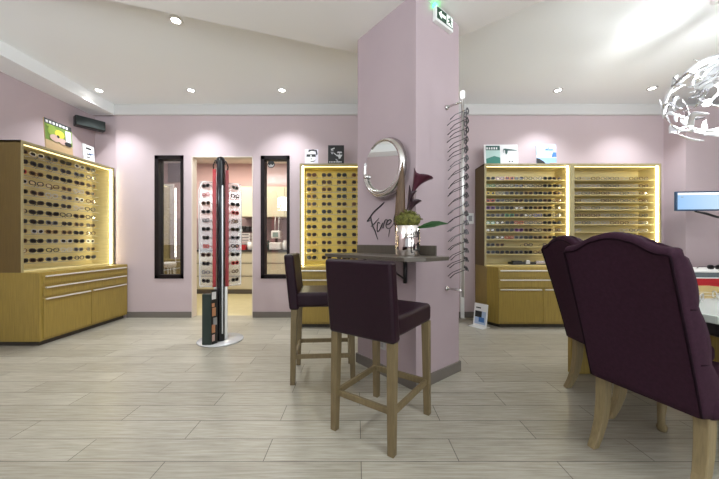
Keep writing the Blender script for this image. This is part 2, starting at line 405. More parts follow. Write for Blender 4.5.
# tray and boxes at the foot of the left bay
tb = thing('accessory_tray', 'black tray with silver cases at the foot of the right cabinet left bay', 'tray', (2.38, 4.28, .803))
MB().box((-.2, -.07, 0), (.42, .07, .035)).build('tray', black, tb, .004)
MB().box((-.02, -.075, .012), (.04, -.02, .06)).build('case', silver, tb, .006)
MB().box((.12, -.078, .012), (.38, -.03, .055)).build('case', nickel, tb, .006)
MB().box((-.17, -.05, .03), (-.06, .04, .055)).build('case', black, tb, .006)

# ================================================================== FLAT PICTURES STANDING ON THE CABINETS
def art(name, label, cat, loc, rz, w, h, base, shapes, mats, tilt=.08, thick=.012):
    m = MB(); m.box((-w / 2, 0, 0), (w / 2, thick, h), 0)
    for i, (mi, pts) in enumerate(shapes):
        m.add([((u - .5) * w, -.0008 - .0003 * i, v * h) for u, v in pts], [tuple(range(len(pts)))], mi)
    o = m.build(name, [base] + mats); o.location = loc; o.rotation_euler = (-tilt, 0, rz)
    return tag(o, label, cat)
def ell(cx, cy, rx, ry, n=14, a0=0, a1=2 * pi): return [(cx + rx * cos(a0 + (a1 - a0) * k / n), cy + ry * sin(a0 + (a1 - a0) * k / n)) for k in range(n + 1 if a1 - a0 < 6.2 else n)]
def rc(x0, y0, x1, y1): return [(x0, y0), (x1, y0), (x1, y1), (x0, y1)]
ink = mat('print_black', (.015, .015, .015), .5); paper = mat('print_white', (.82, .82, .82), .5); lilac = mat('print_lilac', (.70, .66, .74), .5)
grey = mat('print_grey', (.33, .33, .34), .5); skin_w = mat('print_pale', (.62, .62, .62), .5)
teal = mat('print_teal', (.03, .20, .15), .5); mint = mat('print_mint', (.45, .62, .58), .5); sky_b = mat('print_blue', (.30, .48, .78), .5); sea = mat('print_sea', (.05, .16, .42), .5)
lightblue = mat('print_light_blue', (.40, .50, .68), .5); orange = mat('print_orange', (.65, .25, .06), .5)
leafg = mat('print_green', (.16, .26, .03), .5); yell = mat('print_yellow', (.72, .60, .05), .5); pinkp = mat('print_pink', (.62, .42, .36), .5); sand = mat('print_sand', (.55, .38, .20), .5)
zt = 2.2
# white card with a line-drawn face in sunglasses
p = at(311.4, 163, 4.25)
art('photo_card', 'white card with a black drawn face in sunglasses on the yellow lit cabinet', 'card', (p.x, 4.25, zt), 0, .185, .225, paper,
    [(1, rc(0, 0, 1, 1)), (2, ell(.47, .55, .33, .42)), (3, [(.22, .85), (.3, .98), (.62, 1.0), (.9, .95), (.97, .68), (.86, .62), (.80, .86), (.5, .9), (.35, .84)]),
     (3, rc(.12, .52, .42, .68)), (3, rc(.50, .52, .82, .68)), (3, rc(.12, .64, .82, .69)), (3, rc(.44, .36, .52, .42)), (3, [(.35, .28), (.5, .2), (.72, .22), (.85, .35), (.72, .27), (.5, .25)])],
    [lilac, paper, ink])
p = at(336, 162, 4.25)
art('photo_poster', 'black poster with white faces in sunglasses on the yellow lit cabinet', 'poster', (p.x, 4.25, zt), 0, .225, .285, ink,
    [(1, ell(.72, .55, .17, .17)), (1, [(.60, .55), (.84, .55), (.80, .35), (.68, .30)]), (2, rc(.55, .52, .70, .60)), (2, rc(.74, .52, .88, .60)), (2, ell(.74, .74, .2, .07)),
     (3, ell(.26, .66, .09, .12)), (2, rc(.18, .65, .34, .70)), (1, [(.15, .80), (.40, .88), (.42, .82), (.2, .76)]), (1, [(.38, .62), (.58, .48), (.55, .44), (.36, .58)]), (3, [(.45, .30), (.55, .30), (.7, .12), (.62, .12)])]
    + [(1, rc(.08 + .1 * k, .12, .14 + .1 * k, .18)) for k in range(8)], [skin_w, ink, grey])
# right cabinet prints
p = at(501.5, 163, 4.25)
art('folded_brochure', 'white brochure board with teal pictures on the right cabinet', 'brochure', (p.x, 4.25, zt), 0, .475, .295, paper,
    [(1, rc(.05, .04, .47, .94)), (2, rc(.05, .72, .47, .94)), (3, [(.05, .04), (.47, .04), (.47, .36), (.3, .44), (.05, .3)])] + [(4, rc(.07 + .07 * k, .76, .11 + .07 * k, .86)) for k in range(5)]
    + [(2, [(.57, .78), (.62, .80), (.95, .74), (.98, .70), (.78, .70), (.70, .70), (.68, .55), (.64, .50), (.62, .60), (.62, .72), (.57, .72)]), (2, rc(.56, .60, .575, .74)), (5, rc(.72, .14, .76, .20)), (5, rc(.80, .14, .84, .20))],
    [mint, mat('print_dark_teal', (.03, .09, .08), .5), teal, paper, ink])
p = at(546.8, 162, 4.25)
art('seaside_print', 'light blue seaside picture standing on the right cabinet', 'picture', (p.x, 4.25, zt), -.05, .27, .295, lightblue,
    [(1, rc(0, .08, 1, .38)), (2, rc(.0, .36, 1, .50)), (3, [(.75, .38), (1, .38), (1, .60), (.85, .62)]), (4, [(0, .0), (.5, .0), (.35, .18), (.12, .32), (0, .34)]), (5, rc(.65, 0, 1, .09)),
     (3, rc(.45, .72, .60, .76)), (3, rc(.62, .72, .85, .76)), (3, rc(.60, .76, .63, .86)), (3, rc(.48, .76, .58, .79)), (6, rc(.3, .48, .8, .60))],
    [sky_b, paper, sea, ink, orange, lightblue])
# left cabinet prints : face the room (+X)
art('fruit_poster', 'colourful green and yellow photo poster leaning on the left wall cabinet', 'poster', (-3.62, 3.71, 2.222), pi / 2, .34, .36, sand,
    [(1, rc(0, .30, 1, 1)), (2, rc(0, .84, 1, 1))] + [(3, rc(.05 + .12 * k, .87, .13 + .12 * k, .95)) for k in range(7)]
    + [(4, ell(.30, .62, .22, .16)), (5, ell(.52, .60, .18, .14)), (3, rc(.74, .42, .95, .80)), (6, ell(.35, .42, .2, .12)), (6, ell(.62, .38, .16, .1)), (2, ell(.82, .34, .14, .08)), (4, ell(.2, .78, .15, .05)), (2, ell(.45, .5, .05, .05))],
    [leafg, ink, paper, mat('print_bright_green', (.28, .40, .04), .5), yell, pinkp])
art('notice_card', 'small white card with black print on the left wall cabinet', 'card', (-3.62, 4.115, 2.222), pi / 2, .17, .21, paper,
    [(1, rc(.25, .72, .75, .84)), (1, rc(.3, .38, .7, .44)), (2, rc(.5, .45, .95, .50)), (1, rc(.3, .18, .55, .24))], [ink, sea])

# loudspeaker in the corner
sp = thing('wall_speaker', 'black bar loudspeaker high in the left corner above the cabinet', 'speaker', (-3.735, 4.27, 2.80), math.atan2(.33, .24))
MB().box((-.165, -.0, -.075), (.165, .11, .065)).build('housing', black, sp, .01)
MB().box((-.158, -.010, -.068), (.158, .0, .058)).build('grille', mat('grille_dark', (.014, .02, .018), .7, bump=.3, nscale=200), sp, .004)
MB().box((-.03, .11, -.03), (.03, .17, .03)).build('bracket', black, sp)

# floor card by the right cabinet
fc = thing('floor_card', 'white advertising card standing on the floor beside the right cabinet', 'card', (1.64, 4.02, 0), -1.0)
MB().box((-.11, -.10, .0), (.11, .07, .004)).build('foot', white_pl, fc)
m = MB(); M_ = Matrix.Rotation(-.12, 4, 'X'); m.box((-.10, .0, .004), (.10, .006, .30), 0, M_)
for mi, (x0, z0, x1, z1) in ((1, (-.08, .03, .08, .20)), (2, (-.08, .12, .02, .20)), (3, (-.02, .06, .06, .12)), (2, (-.07, .235, .0, .25))):
    m.box((x0, -.002 - mi * .0005, z0), (x1, .0, z1), mi, M_)
m.build('panel', [paper, lightblue, ink, sea], fc)

# ================================================================== BACK ROOM FURNITURE
t = thing('kitchen_counter', 'cream base cabinets with dark worktop in the room behind the doorway', 'counter', (0, 6.53, 0))
MB().box((-4.9, .04, 0), (-.6, .55, .10)).build('plinth', skirting, t)
MB().box((-4.9, .0, .10), (-.6, .6, .91)).build('carcass', cream, t)
MB().box((-4.92, -.03, .91), (-.58, .6, .95)).build('worktop', darktop, t)
for k in range(6):
    x = -4.88 + k * .71
    for z0, z1 in ((.12, .40), (.41, .68), (.69, .90)):
        d = MB().box((x, -.018, z0), (x + .70, .0, z1)).build('drawer', cream, t, .002)
        MB().box((x + .02, -.024, z1 - .02), (x + .68, -.018, z1 - .01)).build('handle', taupe_lam, d)
struct('trim_3', MB().box((-4.9, 7.13, .955), (-.6, 7.15, 1.675)), mat('splash_mauve', (.36, .25, .25), .6))
t = thing('wall_cupboard', 'pale cream wall cupboards hanging above the back room counter', 'cupboard', (0, 6.80, 0))
MB().box((-2.6, .0, 1.68), (-.6, .33, 2.36)).build('carcass', cream, t)
for k in range(4): MB().box((-2.59 + k * .5, -.018, 1.69), (-2.10 + k * .5, 0, 2.35)).build('door', cream, t, .003)
# coffee machine + capsule drawers
cx = at(245, 0, 6.75).x
t = thing('coffee_machine', 'black coffee machine on a white drawer rack seen through the doorway', 'coffee machine', (cx, 6.78, .95))
m = MB()
for k in range(5): m.box((-.13, -.1, .03 + .07 * k), (.13, .12, .085 + .07 * k), 0); m.box((-.11, -.105, .05 + .07 * k), (.11, -.10, .065 + .07 * k), 1)
m.build('drawer_rack', [white_pl, black], t)
MB().box((-.12, -.1, .385), (.12, .14, .52)).build('body', black, t, .02)
MB().box((-.05, -.16, .45), (.05, -.08, .52)).build('spout', black, t, .01)
MB().box((-.09, -.108, .40), (-.03, -.1, .45)).build('badge', white_pl, t)
tag(MB().box((0, 0, 0), (.2, .1, .11)).build('tea_box', red), 'red box on the back room counter seen through the doorway', 'box').location = (cx - .12, 6.55, .95)
o = MB().lathe([(.035, 0), (.045, .01), (.055, .17), (.05, .17), (.04, .02)], 20).build('paper_cup', white_pl); o.location = (at(250, 0, 6.6).x, 6.6, .95); tag(o, 'white cup beside the red box on the back room counter', 'cup')
# lens machine in window 2
cx = at(276, 0, 6.7).x
t = thing('lens_machine', 'white optical measuring machine seen through the right dark framed window', 'machine', (cx, 6.72, .95))
MB().box((-.13, -.12, 0), (.13, .14, .16)).build('body', white_pl, t, .02)
MB().lathe([(.03, .16), (.03, .24), (.045, .26)], 16).build('neck', blackm, t)
MB().box((-.10, -.07, .25), (.10, .07, .42)).build('head', white_pl, t, .02)
MB().box((-.06, -.08, .28), (.06, -.07, .38)).build('screen', mat('screen_grey', (.25, .35, .32), .2), t)
MB().tube([(-.03, 0, .42), (-.035, .05, .73)], .008, 6).build('rod', white_pl, t); MB().tube([(.05, 0, .42), (.05, .05, .73)], .006, 6).build('rod', white_pl, t)
for i, (px, col, lab) in enumerate(((267.5, darkgreen, 'dark jar left of the white machine on the back room counter'), (285, white_pl, 'white jar right of the white machine on the back room counter'))):
    o = MB().lathe([(.05, 0), (.055, .01), (.055, .15), (.035, .17), (.035, .2), (.03, .205)], 16).build('storage_jar', col); o.location = (at(px, 0, 6.7).x, 6.7, .95); tag(o, lab, 'jar')
# things behind window 1
a = at(162, 178, 6.9); b_ = at(180.5, 160, 6.9)
t = thing('wall_picture', 'dark plum picture high up behind the left dark framed window', 'picture', (0, 7.15, 0))
MB().box((a.x, -.04, a.z - .05), (b_.x + .1, -.001, b_.z)).build('canvas', mat('plum_canvas', (.09, .055, .07), .6), t)
a = at(162, 250, 6.2); b_ = at(173.5, 184, 6.2)
t = thing('folding_screen', 'white frosted screen behind the left dark framed window', 'screen', ((a.x + b_.x) / 2, 6.2, 0))
hw = (b_.x - a.x) / 2
MB().box((-hw, 0, .9), (hw, .02, b_.z)).build('panel', mat('frost_white', (.75, .72, .73), .5, noise=.12, nscale=14), t)
MB().box((-hw, -.01, 0), (-hw + .03, .03, .95)).build('post', silver, t); MB().box((hw - .03, -.01, 0), (hw, .03, .95)).build('post', silver, t)
a = at(175.5, 257, 5.3); b_ = at(175.5, 188, 5.3)
t = thing('tube_light', 'vertical white light tube behind the left dark framed window', 'lamp', (a.x, 5.3, 0))
MB().tube([(0, 0, a.z), (0, 0, b_.z)], .012, 10).build('tube', mat('tube_glow', (1, 1, .95), .5, emit=(1, .97, .88), estr=5), t)
MB().tube([(0, 0, .03), (0, 0, a.z)], .008, 8).build('stem', silver, t); MB().lathe([(.10, 0), (.10, .02), (.02, .03)], 20).build('foot', silver, t)
a = at(160.5, 262, 5.4); b_ = at(171.5, 245, 5.4)
t = thing('side_cabinet', 'olive brown low cabinet behind the left dark framed window', 'cabinet', (a.x, 5.5, 0))
MB().box((-.25, 0, 0), (b_.x - a.x, .4, b_.z)).build('body', mat('olive_wood', (.16, .12, .05), .5), t, .005)
MB().box((-.24, -.012, .08), (b_.x - a.x - .01, 0, b_.z - .02)).build('door', mat('olive_wood', (0, 0, 0)), t, .003)
t = thing('slatted_stool', 'white slatted stool low behind the left dark framed window', 'stool', (at(166, 0, 5.0).x, 5.0, 0))
MB().lathe([(.13, .70), (.15, .72), (.15, .76), (.12, .79)], 20).build('seat', white_pl, t)
for k in range(8):
    an = 2 * pi * k / 8
    MB().tube([(.12 * cos(an), .12 * sin(an), .70), (.16 * cos(an), .16 * sin(an), 0)], .010, 6).build('slat', white_pl, t)
MB().lathe([(.145, .25), (.15, .25), (.15, .28), (.145, .28)], 20).build('ring', white_pl, t)

# ================================================================== EYEWEAR STAND IN THE DOORWAY
SX, SY = -1.545, 3.46
t = thing('display_stand', 'freestanding black and red eyewear stand in front of the doorway', 'stand', (SX, SY, 0), R(24.5))
MB().lathe([(.243, 0), (.247, .006), (.243, .014), (.0, .016)], 48).build('base', mat('base_acrylic', (.62, .62, .63), .15, .2), t)
m = MB(); m.box((-.072, -.03, .014), (-.040, .12, .61)); m.box((.040, -.03, .014), (.072, .12, .61)); m.box((-.047, -.035, .61), (-.041, .0, 1.96)); m.box((.041, -.035, .61), (.047, .0, 1.96)); m.build('side_rail', alu, t, .004)
m = MB(); pr = [(.040 * cos(a), -.075 - .03 * sin(a) if sin(a) > 0 else -.075) for a in [pi * k / 8 for k in range(9)]] + [(-.040, .11), (.040, .11)]
m.prism(pr, .014, 2.02)
m.lathe([(.052, 2.0), (.05, 2.04), (.035, 2.075), (.0, 2.09)], 20, M=Matrix.Translation((0, -.03, 0)))
m.build('column', mat('gloss_black', (.01, .01, .012), .12), t)
MB().box((.010, -.112, .10), (.024, -.10, 1.75)).build('reflective_strip', silver, t)
for s in (-1, 1):
    MB().box((s * .066 - .018, -.03, .612), (s * .066 + .018, .10, 1.94)).build('red_panel', red, t, .003)
    w = MB(); x0, x1 = s * .086, s * .215
    w.box((min(x0, x1), .02, .61), (max(x0, x1), .026, 1.80), 0)
    w.tube([(x0, .023, .61), (x1, .023, .63), (x1 + s * .01, .023, 1.70), (x1 - s * .03, .023, 1.80), (x0, .023, 1.80)], .006, 6, 1)
    w.build('acrylic_wing', [acrylic, white_pl], t)
    MB().tube([(s * .02, -.02, 2.05), (s * .055, -.02, 2.04), (s * .078, -.01, 1.98), (s * .070, 0, 1.93)], .007, 6).build('wire_arch', blackm, t)
ncols = ['black', 'grey', 'black', 'brown', 'red', 'black']
for s in (-1, 1):
    for k in range(12):
        z = 1.71 - k * .095
        M = Matrix.Translation((SX, SY, 0)) @ Matrix.Rotation(R(24.5), 4, 'Z') @ Matrix.Translation((s * .150, -.078, z)) @ Matrix.Rotation(s * (.75) + random.uniform(-.25, .25), 4, 'Z') @ Matrix.Scale(.8, 4)
        put_eyewear(ncols[(k * 5 + s) % 6], 'clear' if k % 3 == 1 else 'dark', M, 'pair of glasses %s from the top on the %s wing of the doorway stand' % (ORD[k], 'left' if s < 0 else 'right'),
                    'glasses on the doorway stand', thick=.010, temple=.05)
bx = thing('leaflet_box', 'dark green box with an orange picture side at the foot of the eyewear stand', 'box', (SX, SY, 0))
MB().prism([(-.105, -.215), (-.010, -.215), (-.010, -.14), (-.105, -.14)], .017, .560).build('box', darkgreen, bx, .003)
pm = MB(); pm.prism([(-.006, -.210), (.030, -.145), (.020, -.135), (-.008, -.14)], .017, .60, 0)
def pq(u0, v0, u1, v1, mi):
    a, b2 = Vector((-.006, -.210)), Vector((.030, -.145)); n = Vector((.875, -.485)) * .0012
    p0 = a.lerp(b2, u0) + n; p1 = a.lerp(b2, u1) + n
    pm.add([(p0.x, p0.y, v0), (p1.x, p1.y, v0), (p1.x, p1.y, v1), (p0.x, p0.y, v1)], [(0, 1, 2, 3)], mi)
pq(.05, .50, .75, .58, 2); pq(.05, .42, .5, .46, 3); pq(.1, .32, .7, .41, 3); pq(.3, .22, .9, .30, 1); pq(.05, .14, .6, .23, 3); pq(.1, .05, .55, .12, 4)
pm.build('picture_panel', [ink, grey, paper, mat('print_skin', (.55, .26, .13), .5), pinkp], bx)

# ================================================================== PILLAR FITTINGS
# bar shelf
SH = .50 / .704
def bar_xy(s_, d): q = B + uL * s_ + nL * d; return (q.x, q.y)
t = thing('bar_shelf', 'dark taupe bar shelf fixed to the left side of the pillar', 'shelf')
Ls, Le = .704, -.29
MB().prism([bar_xy(Ls - .01, 0), bar_xy(Le, 0), bar_xy(Le, .25), bar_xy(Le + .08, .36), bar_xy(Ls + .0, .36)], .995, 1.022).build('worktop', taupe_lam, t, .003)
MB().prism([bar_xy(Ls - .01, .0), bar_xy(-.19, .0), bar_xy(-.19, .016), bar_xy(Ls - .01, .016)], 1.022, 1.095).build('upstand', taupe_lam, t, .002)
for s_ in (.10, .58):
    m = MB(); p0 = B + uL * s_
    q0 = Vector((p0.x, p0.y, 0)); nn = Vector((nL.x, nL.y, 0))
    m.tube([q0 + nn * .012 + Vector((0, 0, .99)), q0 + nn * .012 + Vector((0, 0, .80))], .016, 6)
    m.tube([q0 + nn * .012 + Vector((0, 0, .985)), q0 + nn * .26 + Vector((0, 0, .985))], .009, 6)
    m.tube([q0 + nn * .012 + Vector((0, 0, .83)), q0 + nn * .10 + Vector((0, 0, .88)), q0 + nn * .20 + Vector((0, 0, .98))], .008, 6)
    m.build('bracket', black, t)

# mirror
mc = face_pt(381.5, 167, B, uL, nL, .05); MR = .215
U = Vector((-uL.x, -uL.y, 0)); Nn = Vector((nL.x, nL.y, 0)); Zz = Vector((0, 0, 1))    # U points to the photo's right
t = thing('wall_mirror', 'round mirror with a swirling metal frame on the pillar', 'mirror')
m = MB(); pts = [mc + U * MR * cos(a) + Zz * MR * sin(a) for a in [2 * pi * k / 48 for k in range(48)]]
m.add(pts + [p - Nn * .012 for p in pts], [tuple(range(48)), tuple(range(48, 96))[::-1]] + [(i, (i + 1) % 48, 48 + (i + 1) % 48, 48 + i) for i in range(48)])
m.build('mirror_glass', mirror_m, t)
m = MB(); vs = []; N_ = 60
for k in range(N_ + 1):
    f_ = k / N_; a = R(125) - R(325) * f_
    w = .004 + .075 * sin(pi * min(1, f_ * 1.02)) ** 1.3
    rin = MR - .004 - (.012 * sin(pi * f_)); 
    c1 = mc + U * cos(a) * rin + Zz * sin(a) * rin
    c2 = mc + U * cos(a) * (rin + w * .5) + Zz * sin(a) * (rin + w * .5) + Nn * (.012 + .02 * sin(pi * f_))
    c3 = mc + U * cos(a) * (rin + w) + Zz * sin(a) * (rin + w) - Nn * .01
    vs += [c1 + Nn * .006, c2, c3, c1 - Nn * .012]
fs = []
for k in range(N_):
    for j in range(4):
        fs.append((k * 4 + j, k * 4 + (j + 1) % 4, k * 4 + 4 + (j + 1) % 4, k * 4 + 4 + j))
m.add(vs, fs, 0, True)
m.build('swirl_frame', nickel, t)
# curl that ends in the lower left over the glass
cu = []
for k in range(22):
    f_ = k / 21; a = R(-55) - R(106) * f_; rr = MR * (1.0 - .10 * f_)
    cu.append(mc + U * cos(a) * rr + Zz * sin(a) * rr + Nn * .014)
m = MB(); m.tube(cu, [.016 - .008 * abs(1 - 2 * (k / 21)) for k in range(22)], 8)
m.lathe([(.0, -.014), (.020, -.010), (.022, 0), (.020, .010), (0, .014)], 14, M=Matrix.Translation(cu[-1] + Zz * .01) @ Nn.to_track_quat('Z', 'Y').to_matrix().to_4x4())
m.build('frame_curl', nickel, t)

# lettering on the pillar
def zs(l): return [(358 + x / 9.58, 195 + y / 9.58) for x, y in l]
strokes = [([(250, 72), (215, 105), (150, 165), (105, 228), (88, 252), (112, 246), (132, 236)], 1.0), ([(118, 202), (130, 250), (142, 300), (165, 350), (176, 390), (189, 425)], 1.0), ([(125, 302), (150, 280), (175, 252), (200, 222)], .8),
           ([(212, 275), (192, 262), (184, 300), (186, 350), (205, 335), (222, 300), (236, 268), (230, 300), (232, 318)], .8), ([(240, 318), (250, 270), (262, 240), (278, 238), (284, 248)], .8),
           ([(275, 285), (300, 275), (318, 252), (305, 236), (280, 255), (268, 290), (278, 318), (305, 318), (330, 290), (345, 262)], .8), ([(302, 330), (297, 365), (290, 402)], .5), ([(372, 140), (356, 190), (345, 240), (350, 285), (362, 290)], .9),
           ([(395, 170), (380, 230), (372, 285)], .7)]
m = MB()
for pts, wd in strokes:
    pp = [face_pt(x, y, B, uL, nL, .003) for x, y in zs(pts)]
    # smooth by Catmull-Rom
    sm = []
    for i in range(len(pp) - 1):
        p0, p1, p2, p3 = pp[max(i - 1, 0)], pp[i], pp[i + 1], pp[min(i + 2, len(pp) - 1)]
        for q in range(5):
            u = q / 5; sm.append(.5 * ((2 * p1) + (p2 - p0) * u + (2 * p0 - 5 * p1 + 4 * p2 - p3) * u * u + (3 * p1 - p0 - 3 * p2 + p3) * u ** 3))
    sm.append(pp[-1]); k = len(sm)
    m.tube(sm, [(.0028 + .0032 * sin(pi * min(1, .15 + i / k))) * wd for i in range(k)], 6)
tag(m.build('wall_lettering', ink), 'black handwritten lettering on the pillar beneath the mirror', 'lettering')

# sockets and switch
def plate(name, label, cat, px, py, o, u, n, w, h, m1):
    p = face_pt(px, py, o, u, n, .0); ux = Vector((u.x, u.y, 0)); nx = Vector((n.x, n.y, 0)); t = thing(name, label, cat)
    def bx(w, h, d0, d1):
        vs = [p + ux * a * w / 2 + Zz * c_ * h / 2 + nx * d for d in (d0, d1) for a, c_ in ((-1, -1), (1, -1), (1, 1), (-1, 1))]
        q = MB(); q.add(vs, [(0, 3, 2, 1), (4, 5, 6, 7), (0, 1, 5, 4), (1, 2, 6, 5), (2, 3, 7, 6), (3, 0, 4, 7)]); return q
    bx(w, h, 0, .010).build('plate', m1, t, .002); bx(w * .5, h * .5, .010, .014).build('insert', grey, t)
plate('wall_socket', 'grey power socket low on the pillar behind the near bar stool', 'socket', 382.5, 344.5, B, uL, nL, .075, .075, silver)
plate('wall_switch', 'white switch plate on the wall beside the right cabinet', 'switch', 470, 218.5, Vector((0, YB)), Vector((1, 0)), Vector((0, -1)), .105, .16, white_pl)

# exit sign on the right face
t = thing('exit_sign', 'illuminated green exit sign with arrow and running figure high on the pillar', 'sign')
def sp_(s_, z, d): q = B + uR * s_ + nR * d; return Vector((q.x, q.y, z))
def slab(s0, s1, z0, z1, d0, d1, mi, m):
    vs = [sp_(s, z, d) for d in (d0, d1) for s, z in ((s0, z0), (s1, z0), (s1, z1), (s0, z1))]
    m.add(vs, [(0, 3, 2, 1), (4, 5, 6, 7), (0, 1, 5, 4), (1, 2, 6, 5), (2, 3, 7, 6), (3, 0, 4, 7)], mi)
E0, E1, Z0, Z1 = .20, .435, 2.865, 2.985
m = MB(); slab(E0, E1, Z0, Z1, 0, .035, 0, m); m.build('housing', white_pl, t, .004)
m = MB(); slab(E0 + .012, E1 - .008, Z0 + .022, Z1 - .010, .035, .037, 0, m)
glow = mat('sign_white', (.9, .95, .9), .5, emit=(.85, 1, .88), estr=.55); sg = mat('sign_dark_green', (.008, .05, .025), .4)
def poly(m, pts, mi, d=.0385):
    s0, s1, z0, z1 = E0 + .012, E1 - .008, Z0 + .022, Z1 - .010
    m.add([sp_(s0 + u * (s1 - s0), z0 + v * (z1 - z0), d) for u, v in pts], [tuple(range(len(pts)))], mi)
poly(m, [(.08, .5), (.26, .88), (.26, .64), (.52, .64), (.52, .36), (.26, .36), (.26, .12)], 1)
poly(m, rc(.58, .06, .97, .94), 1); poly(m, ell(.80, .80, .05, .10), 0, .0395)
for q_ in ([(.70, .70), (.84, .70), (.86, .40), (.74, .40)], [(.74, .42), (.86, .42), (.92, .12), (.84, .12)], [(.74, .42), (.80, .40), (.70, .20), (.61, .20), (.61, .28), (.67, .28)], [(.70, .70), (.72, .60), (.64, .46), (.61, .52)], [(.84, .70), (.84, .62), (.93, .46), (.95, .52)]):
    poly(m, q_, 0, .0397)
m.build('face', [sg, glow], t)
m = MB(); slab(E0 - .006, E0 + .03, Z1 - .012, Z1 + .012, .005, .03, 0, m); m.build('indicator', mat('green_led', (.1, 1, .3), .5, emit=(.05, 1, .22), estr=5), t)

# eyewear rod on the right face
RP = Vector((.844, 2.40)); t = thing('eyewear_rod', 'vertical metal rod holding a column of glasses on the pillar', 'display rod', (RP.x, RP.y, 0))
MB().tube([(0, 0, .684), (0, 0, 2.27)], .010, 12).build('pole', alu, t)
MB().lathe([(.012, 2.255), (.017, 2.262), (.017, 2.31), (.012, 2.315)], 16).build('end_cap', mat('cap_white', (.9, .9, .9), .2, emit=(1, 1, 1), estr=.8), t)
m = MB()
wd = nR * -.15
for z in (2.235, .735):
    m = MB(); m.tube([(0, 0, z), (wd.x, wd.y, z)], .009, 10)
    q = Vector((wd.x, wd.y, z)); m.lathe([(.02, 0), (.02, .012), (.012, .016)], 16, M=Matrix.Translation(q) @ Vector((nR.x, nR.y, 0)).to_track_quat('Z', 'Y').to_matrix().to_4x4())
    m.build('wall_bracket', nickel, t)
for k in range(18):
    z = at(0, 113.5 + 9.1 * k, 2.40)[2]
    m = MB(); m.tube([(0, 0, z - .016), (.014, -.008, z - .016), (.018, -.012, z - .013)], .0035, 6, 0)
    m.build('holder', acrylic, t)
for k in range(18):
    z = at(0, 113.5 + 9.1 * k, 2.40)[2]
    # temples point to the photo's left and droop
    y_ax = Vector((-.93, .16 + random.uniform(-.05, .05), -.36 + random.uniform(-.06, .06))).normalized(); x_ax = y_ax.cross(Zz).normalized(); z_ax = x_ax.cross(y_ax)
    M = Matrix((x_ax, y_ax, z_ax)).transposed().to_4x4(); M.translation = Vector((RP.x + .025, RP.y - .012, z)) - z_ax * .03 
    put_eyewear(random.choice(['black', 'black', 'grey', 'black']), 'clear', M, 'thin dark framed glasses, %s from the top on the metal rod' % ORD[k], 'glasses on the metal rod', thick=.0085, temple=.15, rx=.027, rz=.017)

# vase with calla lily
VX, VY, VZ = .372, 2.175, 1.0228
t = thing('flower_vase', 'mirrored cylinder vase with square cut pattern on the bar shelf', 'vase', (VX, VY, VZ))
MB().lathe([(.086, 0), (.088, .004), (.088, .212), (.085, .215), (.082, .21), (.082, .01), (0, .008)], 40).build('body', mat('vase_mirror', (.80, .74, .70), .06, 1.0), t)
m = MB()
for zc in (.06, .15):
    for ring_ in (.034, .017):
        pts = []
        for (aa, zz) in ((-1, -1), (1, -1), (1, 1), (-1, 1), (-1, -1)):
            an = R(-62) + aa * ring_ / .088; pts.append((.0895 * cos(an), .0895 * sin(an), zc + zz * ring_))
        m.tube(pts, .004, 4)
m.build('square_pattern', black, t)
t = thing('calla_bouquet', 'dark burgundy calla lilies with moss and one long green leaf in the vase', 'flowers', (VX, VY, VZ))
def pv(x, y, d=0): 
    q = at(x, y, VY + d); return Vector((q.x - VX, q.y - VY, q.z - VZ))
moss = mat('moss_green', (.13, .13, .022), .8, noise=.7, nscale=60); leaf = mat('leaf_green', (.015, .075, .014), .4); stemb = mat('stem_brown', (.10, .055, .025), .6, noise=.3, nscale=20, stretch=(8, 8, 1))
burg = mat('burgundy_petal', (.060, .005, .018), .4, noise=.2, nscale=20); burgd = mat('burgundy_dark', (.022, .004, .009), .4)
# moss ball: base dome plus curled strands
m = MB(); m.lathe([(.06, .19), (.072, .217), (.088, .235), (.09, .255), (.075, .285), (.04, .30), (0, .305)], 20)
for k in range(130):
    a, e = random.uniform(0, 2 * pi), random.uniform(-.2, 1.4); r = .085
    p0 = Vector((r * cos(a) * cos(e), r * sin(a) * cos(e), .245 + .06 * sin(e)))
    n_ = (p0 - Vector((0, 0, .22))).normalized(); s1 = Vector((random.uniform(-1, 1), random.uniform(-1, 1), random.uniform(-.5, 1))) * .022
    m.tube([p0, p0 + n_ * .014 + s1 * .5, p0 + n_ * .006 + s1 * 1.2], [.0035, .003, .0015], 4)
m.build('moss', moss, t)
# tall twisted brown blade
blade = [(402.5, 162), (401.5, 180), (400.5, 198), (400, 215), (400, 232)]
m = MB(); m.tube([pv(x, y) for x, y in blade], [.004, .022, .034, .038, .036], 8, flat=.35); m.build('bark_blade', stemb, t)
m = MB(); m.tube([pv(408, 228), pv(409.5, 205), pv(413, 190)], .006, 8); m.tube([pv(406, 228), pv(407, 210), pv(411, 197)], .005, 8); m.build('stem', mat('stem_dark', (.06, .03, .02), .5), t)
def calla(base, tip, rmax, name, mt, lipdir):
    base, tip = Vector(base), Vector(tip); ax = (tip - base).normalized(); a1 = ax.orthogonal().normalized(); a2 = ax.cross(a1); L = (tip - base).length
    m = MB(); n = 18; rows = 9; vs = []
    ld = (lipdir - ax * lipdir.dot(ax)).normalized()
    for i in range(rows):
        f_ = i / (rows - 1)
        r = .006 + (rmax - .006) * f_ ** 1.7
        for j in range(n):
            an = 2 * pi * j / n; d = a1 * cos(an) + a2 * sin(an); k_ = max(0, d.dot(ld)); b_ = max(0, -d.dot(ld))
            vs.append(base + ax * L * f_ * (.72 + .30 * b_ * f_ + .12 * k_) + d * r * (1 + .55 * k_ ** 2 * f_ ** 2 - .25 * b_))
    fs = [(i * n + j, i * n + (j + 1) % n, (i + 1) * n + (j + 1) % n, (i + 1) * n + j) for i in range(rows - 1) for j in range(n)]
    m.add(vs, fs, 0, True); o = m.build(name, mt, t)
    sd = o.modifiers.new('s', 'SOLIDIFY'); sd.thickness = .003
    return o
